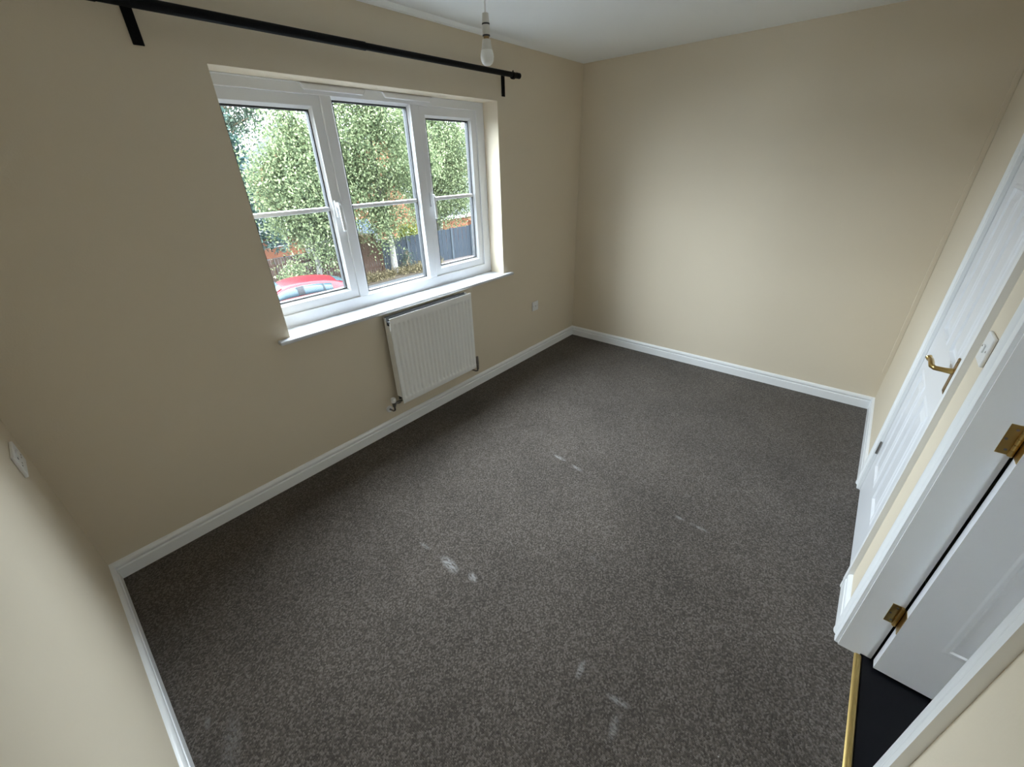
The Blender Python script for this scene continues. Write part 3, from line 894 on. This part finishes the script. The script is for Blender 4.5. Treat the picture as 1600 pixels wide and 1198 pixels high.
# ---- fences: line from A to B
FA, FB = Vector((4.0, 16.15, 0)), Vector((17.45, 15.22, 0))
FD = (FB - FA).normalized()
FN = Vector((-FD.y, FD.x, 0))
def fence(name, x0, x1, npan, material, postmat, ztop0, ztop1, label, bw):
    p0 = FA + FD * ((x0 - FA.x) / FD.x)
    p1 = FA + FD * ((x1 - FA.x) / FD.x)
    root = empty(name, (p0.x, p0.y, G))
    tag(root, label, 'fence')
    ln = (p1 - p0).length
    for k in range(npan):
        a, b = ln * k / npan, ln * (k + 1) / npan
        zt = ztop0 + (ztop1 - ztop0) * (k + 0.5) / npan
        m = MB()
        nb = max(1, int((b - a - 0.1) / bw))
        for i in range(nb):
            s0 = a + 0.05 + (b - a - 0.1) * i / nb
            s1 = a + 0.05 + (b - a - 0.1) * (i + 1) / nb - 0.012
            off = 0.012 * (i % 2)
            q0 = p0 + FD * s0 - FN * off
            q1 = p0 + FD * s1 - FN * off
            n2 = FN * 0.018
            zz = zt + rng.uniform(-0.012, 0.012)
            c = [q0, q1, q1 + n2, q0 + n2]
            m.add([(p.x, p.y, G + 0.04) for p in c] + [(p.x, p.y, zz) for p in c], [(0, 3, 2, 1), (4, 5, 6, 7), (0, 1, 5, 4), (1, 2, 6, 5), (2, 3, 7, 6), (3, 0, 4, 7)])
        pnl = m.build('fence_panel', material, root)
        pnl['kind'] = 'stuff'
        for zr in (0.35, 1.15):
            m = MB()
            q0 = p0 + FD * a + FN * 0.02
            q1 = p0 + FD * b + FN * 0.02
            n2 = FN * 0.05
            c = [q0, q1, q1 + n2, q0 + n2]
            m.add([(p.x, p.y, G + zr) for p in c] + [(p.x, p.y, G + zr + 0.08) for p in c], [(0, 3, 2, 1), (4, 5, 6, 7), (0, 1, 5, 4), (1, 2, 6, 5), (2, 3, 7, 6), (3, 0, 4, 7)])
            m.build('rail', material, root)
    for k in range(npan + 1):
        q = p0 + FD * (ln * k / npan)
        zt = ztop0 + (ztop1 - ztop0) * k / npan
        c = [q + FD * i_ * 0.045 + FN * j_ * 0.05 - FN * 0.01 for i_, j_ in ((-1, -1), (1, -1), (1, 1), (-1, 1))]
        MB().add([(p.x, p.y, G) for p in c] + [(p.x, p.y, zt + 0.03) for p in c], [(0, 3, 2, 1), (4, 5, 6, 7), (0, 1, 5, 4), (1, 2, 6, 5), (2, 3, 7, 6), (3, 0, 4, 7)]).build('fence_post', postmat, root)
fence('brown_fence', 5.2, 11.60, 4, 'fence_brown', 'fence_brown', -1.40, -1.33, 'reddish brown vertical slat fence behind the red car', 0.06)
fence('grey_fence', 11.72, 17.30, 4, 'fence_grey', 'fence_post', -1.32, -1.20, 'blue grey painted board fence right of the brown fence', 0.14)
bp_ = MB().box(17.36, 17.86, 15.0, 15.5, G, -1.0).box(17.32, 17.90, 14.96, 15.54, -1.0, -0.92).build('brick_pier', 'brick')
tag(bp_, 'orange brick pier at the right end of grey fence', 'pier')

# ---- houses (brick box, pitched roof, white bargeboards and windows)
def house(name, x0, x1, y0, y1, ze, zr, axis, roofmat, wins, label, over=0.3, cat='house'):
    root = empty(name, (0.5 * (x0 + x1), y0, G))
    tag(root, label, cat)
    m = MB()
    if axis == 'y':      # ridge runs along y: gables face the viewer
        xm = 0.5 * (x0 + x1)
        m.prism([(x0, G), (x1, G), (x1, ze), (xm, zr), (x0, ze)], (0, y0, 0), (1, 0, 0), (0, 0, 1), (0, 1, 0), y1 - y0)
        m.build('brick_wall', 'brick', root)
        s_ = (zr - ze) / (xm - x0)
        for sg, xe in ((-1, x0), (1, x1)):
            p = [(xe + sg * over, ze - s_ * over + 0.03), (xm, zr + 0.03), (xm, zr + 0.20), (xe + sg * over, ze - s_ * over + 0.20)]
            MB().prism(p, (0, y0 - 0.25, 0), (1, 0, 0), (0, 0, 1), (0, 1, 0), y1 - y0 + 0.5).build('roof', roofmat, root)
            p = [(xe + sg * over, ze - s_ * over - 0.12), (xm, zr - 0.12), (xm, zr + 0.10), (xe + sg * over, ze - s_ * over + 0.10)]
            MB().prism(p, (0, y0 - 0.28, 0), (1, 0, 0), (0, 0, 1), (0, 1, 0), 0.03).build('bargeboard', 'trimwhite', root)
    else:                # ridge runs along x: eaves face the viewer
        ym = 0.5 * (y0 + y1)
        m.prism([(y0, G), (y1, G), (y1, ze), (ym, zr), (y0, ze)], (x0, 0, 0), (0, 1, 0), (0, 0, 1), (1, 0, 0), x1 - x0)
        m.build('brick_wall', 'brick', root)
        s_ = (zr - ze) / (ym - y0)
        for sg, ye in ((-1, y0), (1, y1)):
            p = [(ye + sg * over, ze - s_ * over + 0.03), (ym, zr + 0.03), (ym, zr + 0.20), (ye + sg * over, ze - s_ * over + 0.20)]
            MB().prism(p, (x0 - 0.25, 0, 0), (0, 1, 0), (0, 0, 1), (1, 0, 0), x1 - x0 + 0.5).build('roof', roofmat, root)
        MB().box(x0 - 0.25, x1 + 0.25, y0 - over - 0.03, y0 - over, ze - s_ * over - 0.12, ze - s_ * over + 0.12).build('fascia', 'trimwhite', root)
    for (a, b, c, d) in wins:
        wn = MB().ring(a, b, c, d, 0.08, y0 - 0.04, y0 + 0.05).build('house_window', 'trimwhite', root)
        MB().box(a + 0.08, b - 0.08, y0 - 0.01, y0 + 0.03, c + 0.08, d - 0.08).build('pane', 'darkglass', wn)
        MB().box(0.5 * (a + b) - 0.04, 0.5 * (a + b) + 0.04, y0 - 0.04, y0, c, d).build('mullion', 'trimwhite', wn)
    return root
hl = house('brick_house', 13.0, 19.5, 31, 33.2, 2.0, 4.9, 'y', 'roof', [(13.7, 14.9, 0.6, 1.8), (16.2, 17.6, 0.6, 1.8), (13.7, 15.2, -2.0, -0.8)], 'orange brick gabled house behind the left birch tree')
hc = house('brick_house', 21.3, 28.0, 34, 37, 2.0, 5.2, 'y', 'roof', [(22.4, 23.6, 0.4, 1.6), (25.2, 26.6, 0.4, 1.6)], 'orange brick gabled house seen between the birch crowns')
hr = house('brick_house', 33.4, 42.0, 33, 41, 2.1, 5.2, 'x', 'roof_pale', [(35.0, 36.2, -0.2, 1.1), (37.5, 38.8, -0.2, 1.1)], 'orange brick house at far right of the view')
gg = house('brick_garage', 18.2, 26.0, 20.2, 26.0, -1.05, 1.15, 'x', 'roof_pale', [], 'low orange brick garage with pale tiled roof behind grey fence', cat='garage')
# low porch in front of the left house
pc = empty('porch', (10.6, 25.0, G))
tag(pc, 'low pale roofed porch with dark window left of the birches', 'porch')
MB().box(9.0, 12.2, 25.0, 28.5, G, -1.45).build('brick_wall', 'brick', pc)
MB().prism([(24.6, -1.55), (28.8, -0.55), (28.8, -0.40), (24.6, -1.40)], (8.7, 0, 0), (0, 1, 0), (0, 0, 1), (1, 0, 0), 3.8).build('roof', 'roof_pale', pc)
MB().ring(10.1, 11.3, -2.25, -1.65, 0.06, 24.95, 25.02).build('window_frame', 'trimwhite', pc)
MB().box(10.16, 11.24, 24.98, 25.03, -2.19, -1.71).build('pane', 'darkglass', pc)

# ---- trees
def leaves(n, size, centers, crad, droop=0.3):
    """n rhombic leaves scattered round cluster centres; returns MB-ready arrays"""
    nc = len(centers)
    ci = rng.integers(0, nc, n)
    P = centers[ci] + rng.normal(0, 1, (n, 3)) * crad[ci][:, None] * np.array([1, 1, 1.0])
    P[:, 2] -= np.abs(rng.normal(0, 1, n)) * droop * crad[ci]
    a = rng.normal(0, 1, (n, 3))
    a[:, 2] -= 0.7
    a /= np.linalg.norm(a, axis=1)[:, None]
    b = np.cross(a, rng.normal(0, 1, (n, 3)))
    b /= np.linalg.norm(b, axis=1)[:, None]
    s = size * rng.uniform(0.6, 1.3, n)[:, None]
    V = np.stack([P - a * s, P + b * s * 0.55, P + a * s, P - b * s * 0.55], 1).reshape(-1, 3)
    F = np.arange(4 * n).reshape(n, 4)
    return V, F
def leaf_obj(name, V, F, material, parent, origin):
    me = bpy.data.meshes.new(name)
    n = len(F)
    V = V - np.array(origin)
    me.vertices.add(len(V))
    me.vertices.foreach_set('co', V.astype(np.float32).ravel())
    me.loops.add(4 * n)
    me.loops.foreach_set('vertex_index', F.astype(np.int32).ravel())
    me.polygons.add(n)
    me.polygons.foreach_set('loop_start', np.arange(0, 4 * n, 4, dtype=np.int32))
    me.update(calc_edges=True)
    me.materials.append(M[material])
    o = bpy.data.objects.new(name, me)
    col.objects.link(o)
    if parent is not None:
        o.parent = parent
    else:
        o.location = origin
    o['kind'] = 'stuff'
    return o
def crown_centers(c, rad, n, shell=0.55):
    d = rng.normal(0, 1, (n, 3))
    d /= np.linalg.norm(d, axis=1)[:, None]
    rr = shell + (1 - shell) * rng.uniform(0, 1, n) ** 0.6
    rr *= rng.choice([1.0, 1.0, 0.6], n)
    return np.array(c) + d * rr[:, None] * np.array(rad)
def tree(name, base, trunk_r, ztop, c, rad, nclus, nleaf, size, material, bark, label, clr=0.33, lean=(0, 0), group=None, cat='tree'):
    root = empty(name, base)
    tag(root, label, cat, group)
    bx_, by_, bz_ = base
    pts, rs = [], []
    for k in range(7):
        t_ = k / 6
        pts.append((bx_ + lean[0] * t_ + 0.06 * math.sin(k * 1.7), by_ + lean[1] * t_ + 0.05 * math.cos(k * 2.1), bz_ + (ztop - bz_) * t_))
        rs.append(trunk_r * (1 - 0.85 * t_) + 0.01)
    rs[0] *= 1.25
    tk = MB().tube(pts, rs, 10).build('trunk', bark, root, smooth=True)
    cen = crown_centers(c, rad, nclus)
    m = MB()
    for k in range(min(26, nclus)):
        e = cen[k]
        t_ = min(0.95, max(0.25, (e[2] - bz_) / (ztop - bz_) - 0.12))
        i = min(5, int(t_ * 6))
        s0 = Vector(pts[i]).lerp(Vector(pts[i + 1]), t_ * 6 - i)
        e = Vector(e)
        m.tube([s0, s0.lerp(e, 0.5) + Vector((0, 0, 0.15)), e], [trunk_r * 0.28, trunk_r * 0.16, 0.008], 5, cap=False)
    m.build('branches', bark, root, smooth=True)
    V, F = leaves(nleaf, size, cen, np.full(len(cen), clr) * rng.uniform(0.7, 1.3, len(cen)), droop=0.8)
    leaf_obj('foliage', V, F, material, root, base)
    return root
GB = 'birch trees along the fence'
tree('birch_tree', (11.88, 15.05, G), 0.13, 5.4, (11.85, 15.0, 2.55), (2.5, 2.1, 3.7), 170, 50000, 0.057, 'birch_leaf', 'bark', 'tall birch with pale trunk before grey fence, behind centre pane', group=GB, lean=(-0.35, 0))
tree('birch_tree', (8.15, 15.15, G), 0.11, 3.6, (8.45, 15.1, 1.25), (1.6, 1.5, 2.6), 140, 44000, 0.055, 'birch_leaf', 'bark', 'rounded leafy birch rising behind the red car, left pane', group=GB, lean=(0.3, 0))
tree('birch_tree', (16.7, 17.2, G), 0.15, 6.2, (16.85, 17.0, 2.7), (2.35, 2.0, 4.0), 180, 54000, 0.060, 'birch_leaf', 'bark', 'birch behind the right end of grey fence, right pane', group=GB)
tree('ash_tree', (17.6, 48.5, G), 0.28, 10.5, (18.3, 48.5, 8.2), (4.6, 3.5, 4.6), 110, 9000, 0.15, 'silver_leaf', 'bark_dark', 'distant thin grey green tree against the white sky', clr=0.55)
tree('shrub', (6.9, 14.6, G), 0.04, -1.7, (6.95, 14.6, -2.0), (0.55, 0.5, 0.7), 30, 2600, 0.05, 'birch_leaf', 'bark_dark', 'low green shrub behind the red car at left reveal', clr=0.2, cat='shrub')
tree('shrub', (12.75, 15.15, G), 0.02, -2.0, (12.75, 15.15, -2.2), (0.28, 0.2, 0.45), 14, 500, 0.035, 'silver_leaf', 'bark_dark', 'small grey green shrub right of the pale birch trunk', clr=0.1, cat='shrub')
tree('shrub', (13.9, 16.3, G), 0.04, -1.2, (13.86, 16.25, -1.17), (0.60, 0.3, 0.30), 30, 2600, 0.05, 'yellow_leaf', 'bark_dark', 'bright yellow green shrub peeping over the grey fence', clr=0.16, cat='shrub')
tree('shrub', (11.4, 17.4, G), 0.04, -1.2, (11.4, 17.4, -1.3), (0.8, 0.5, 0.35), 26, 1400, 0.05, 'dry_grass', 'bark_dark', 'pale straw coloured shrub over the brown fence end', clr=0.16, cat='shrub')
sh = empty('garden_shed', (12.6, 18.8, G))
tag(sh, 'blue grey roofed garden shed peeping over the brown fence', 'shed')
MB().box(11.7, 13.5, 18.9, 20.5, G, -1.35).build('shed_wall', 'fence_brown', sh)
MB().prism([(18.7, -1.42), (19.7, -0.78), (20.7, -1.42), (20.7, -1.36), (19.7, -0.72), (18.7, -1.36)], (11.55, 0, 0), (0, 1, 0), (0, 0, 1), (1, 0, 0), 2.1).build('shed_roof', 'felt', sh)
# conifer: tiers of drooping sprays
cf_ = empty('conifer_tree', (7.6, 21.5, G))
tag(cf_, 'dark blue green conifer at the left edge of view', 'tree')
MB().tube([(7.6, 21.5, G), (7.6, 21.5, 6.8)], [0.3, 0.04], 10).build('trunk', 'bark_dark', cf_, smooth=True)
cc, cr = [], []
for k in range(26):
    z = -1.2 + 8.1 * k / 26
    R_ = 2.0 * (1 - k / 26) + 0.25
    nb = max(5, int(15 * R_ / 2.3))
    for i in range(nb):
        a = rng.uniform(0, 2 * math.pi)
        for t_ in (0.35, 0.6, 0.82, 1.0):
            cc.append((7.6 + R_ * t_ * math.cos(a), 21.5 + R_ * t_ * math.sin(a), z - 0.35 * t_ * R_ * 0.5 + rng.normal(0, 0.05)))
            cr.append(0.13)
V, F = leaves(16000, 0.095, np.array(cc), np.array(cr), 0.5)
leaf_obj('foliage', V, F, 'conifer', cf_, (7.6, 21.5, G))
# dry plants at the fence foot
n = 60
cen = np.stack([rng.uniform(9.8, 14.6, n), rng.uniform(14.4, 15.15, n), np.full(n, G + 0.12)], 1)
V, F = leaves(5200, 0.05, cen, np.full(n, 0.14), 0.1)
V[:, 2] = np.maximum(V[:, 2], G + 0.02)
gp = leaf_obj('verge_plants', V, F, 'dry_grass', None, (12.2, 15.0, G))
tag(gp, 'straggly straw coloured plants along the fence foot', 'plants', kind='stuff')

# ---- red car
ST = [(-2.12, 0.62, 0.50, 0.56, 0.58), (-1.95, 0.78, 0.66, 0.66, 0.71), (-1.30, 0.86, 0.82, 0.72, 0.90), (-0.98, 0.87, 0.90, 0.70, 0.985), (-0.30, 0.875, 0.935, 0.60, 1.34), (0.20, 0.88, 0.95, 0.60, 1.395),
      (0.70, 0.88, 0.965, 0.585, 1.385), (1.20, 0.87, 0.98, 0.56, 1.315), (1.62, 0.85, 0.99, 0.55, 1.185), (1.92, 0.81, 0.97, 0.60, 1.03), (2.06, 0.76, 0.80, 0.62, 0.86), (2.10, 0.70, 0.50, 0.60, 0.55)]
car = empty('red_car', (0, 0, 0))
tag(car, 'shiny red hatchback parked below, seen through the left pane', 'car')
def sect(x, hw, zw, hr_, zr_):
    pts = [(hw * 0.86, 0.20), (hw * 0.97, 0.30), (hw, 0.52 * zw + 0.1), (hw * 0.985, zw), (hr_ + 0.03, zr_ - 0.075), (hr_ - 0.03, zr_ - 0.03), (hr_ * 0.55, zr_ - 0.004), (0, zr_)]
    return [(x, -p[0], p[1]) for p in pts] + [(x, p[0], p[1]) for p in pts[-2::-1]]
m = MB()
ns_ = len(sect(*ST[0]))
for s_ in ST:
    m.v += sect(*s_)
for i in range(len(ST) - 1):
    for k in range(ns_ - 1):
        m.f.append((i * ns_ + k, i * ns_ + k + 1, (i + 1) * ns_ + k + 1, (i + 1) * ns_ + k))
    m.f.append((i * ns_ + ns_ - 1, i * ns_, (i + 1) * ns_, (i + 1) * ns_ + ns_ - 1))
m.f += [tuple(range(ns_)), tuple(range((len(ST) - 1) * ns_, len(ST) * ns_))]
body = m.build('body', 'carred', car, smooth='all')
sb = body.modifiers.new('subsurf', 'SUBSURF')
sb.levels = 2
sb.render_levels = 2
def interp(x):
    for a_, b_ in zip(ST[:-1], ST[1:]):
        if a_[0] <= x <= b_[0]:
            t_ = (x - a_[0]) / (b_[0] - a_[0])
            return [a_[k] + (b_[k] - a_[k]) * t_ for k in range(5)]
def sidept(x, t_, sg, off):
    _, hw, zw, hr_, zr_ = interp(x)
    y0_, z0_, y1_, z1_ = hw * 0.985, zw, hr_ + 0.03, zr_ - 0.075
    return (x, sg * (y0_ + (y1_ - y0_) * t_ + off), z0_ + (z1_ - z0_) * t_)
def side_glass(xa, xb, ta, tb, sg, off, matn, name, lo=0.20, hi=0.86):
    vs_, fs = [], []
    n_ = 10
    for i in range(n_ + 1):
        x = xa + (xb - xa) * i / n_
        h = ta + (tb - ta) * i / n_
        for t_ in (lo, lo + (hi * h - lo) * 0.5, max(lo + 0.01, hi * h)):
            vs_.append(sidept(x, t_, sg, off))
    for i in range(n_):
        for k in range(2):
            fs.append((i * 3 + k, i * 3 + 3 + k, i * 3 + 4 + k, i * 3 + 1 + k))
    m_ = MB().add(vs_, fs)
    o_ = m_.build(name, matn, car, smooth='all')
    sd = o_.modifiers.new('solid', 'SOLIDIFY')
    sd.thickness = 0.006
    return o_
for sg in (-1, 1):
    side_glass(-0.775, 1.158, 1.0, 1.0, sg, 0.004, 'chrome', 'window_trim', 0.175, 0.885)
    side_glass(-0.76, 0.06, 1.0, 1.0, sg, 0.010, 'carglass', 'side_window')
    side_glass(0.06, 0.26, 1.0, 1.0, sg, 0.009, 'tyre', 'pillar')
    side_glass(0.26, 0.86, 1.0, 1.0, sg, 0.010, 'carglass', 'side_window')
    side_glass(0.86, 0.90, 1.0, 1.0, sg, 0.011, 'tyre', 'pillar')
    side_glass(0.90, 1.14, 1.0, 0.97, sg, 0.010, 'carglass', 'quarter_window')
def top_glass(xa, xb, name):
    vs_, fs = [], []
    for i in range(9):
        x = xa + (xb - xa) * i / 8
        _, hw, zw, hr_, zr_ = interp(x)
        for k in range(9):
            q_ = -0.92 + 1.84 * k / 8
            y = q_ * hr_
            vs_.append((x, y, zr_ + 0.004 - 0.035 * abs(q_) ** 2.5))
    for i in range(8):
        for k in range(8):
            fs.append((i * 9 + k, i * 9 + k + 1, i * 9 + 10 + k, i * 9 + 9 + k))
    o_ = MB().add(vs_, fs).build(name, 'carglass', car, smooth='all')
top_glass(-0.92, -0.36, 'windscreen')
top_glass(1.36, 1.80, 'rear_window')
for x in (-1.32, 1.30):
    for sg in (-1, 1):
        wh = MB().lathe([(0.20, -0.10), (0.29, -0.10), (0.315, -0.06), (0.315, 0.06), (0.29, 0.10), (0.20, 0.10)], (x, sg * 0.78, 0.315), 'Y', 24).build('wheel', 'tyre', car, smooth=True)
        MB().lathe([(0.05, 0.105 * sg), (0.19, 0.09 * sg), (0.20, 0.102 * sg)], (x, sg * 0.78, 0.315), 'Y', 20).build('hub_cap', 'steel', wh, smooth=True)
for sg in (-1, 1):
    MB().lathe([(0.03, -0.05), (0.08, -0.03), (0.09, 0.02), (0.04, 0.06)], (-0.62, sg * 0.97, 1.0), 'X', 12).build('wing_mirror', 'carred', car, smooth=True)
ca = math.radians(-12.8)
# the rear lower corner of the quarter window is fixed on its spot beside the kerb
lx, ly = 1.14, -0.87
car.rotation_euler = (0, 0, ca)
car.location = (6.70 - (lx * math.cos(ca) - ly * math.sin(ca)), 11.06 - (lx * math.sin(ca) + ly * math.cos(ca)), G)
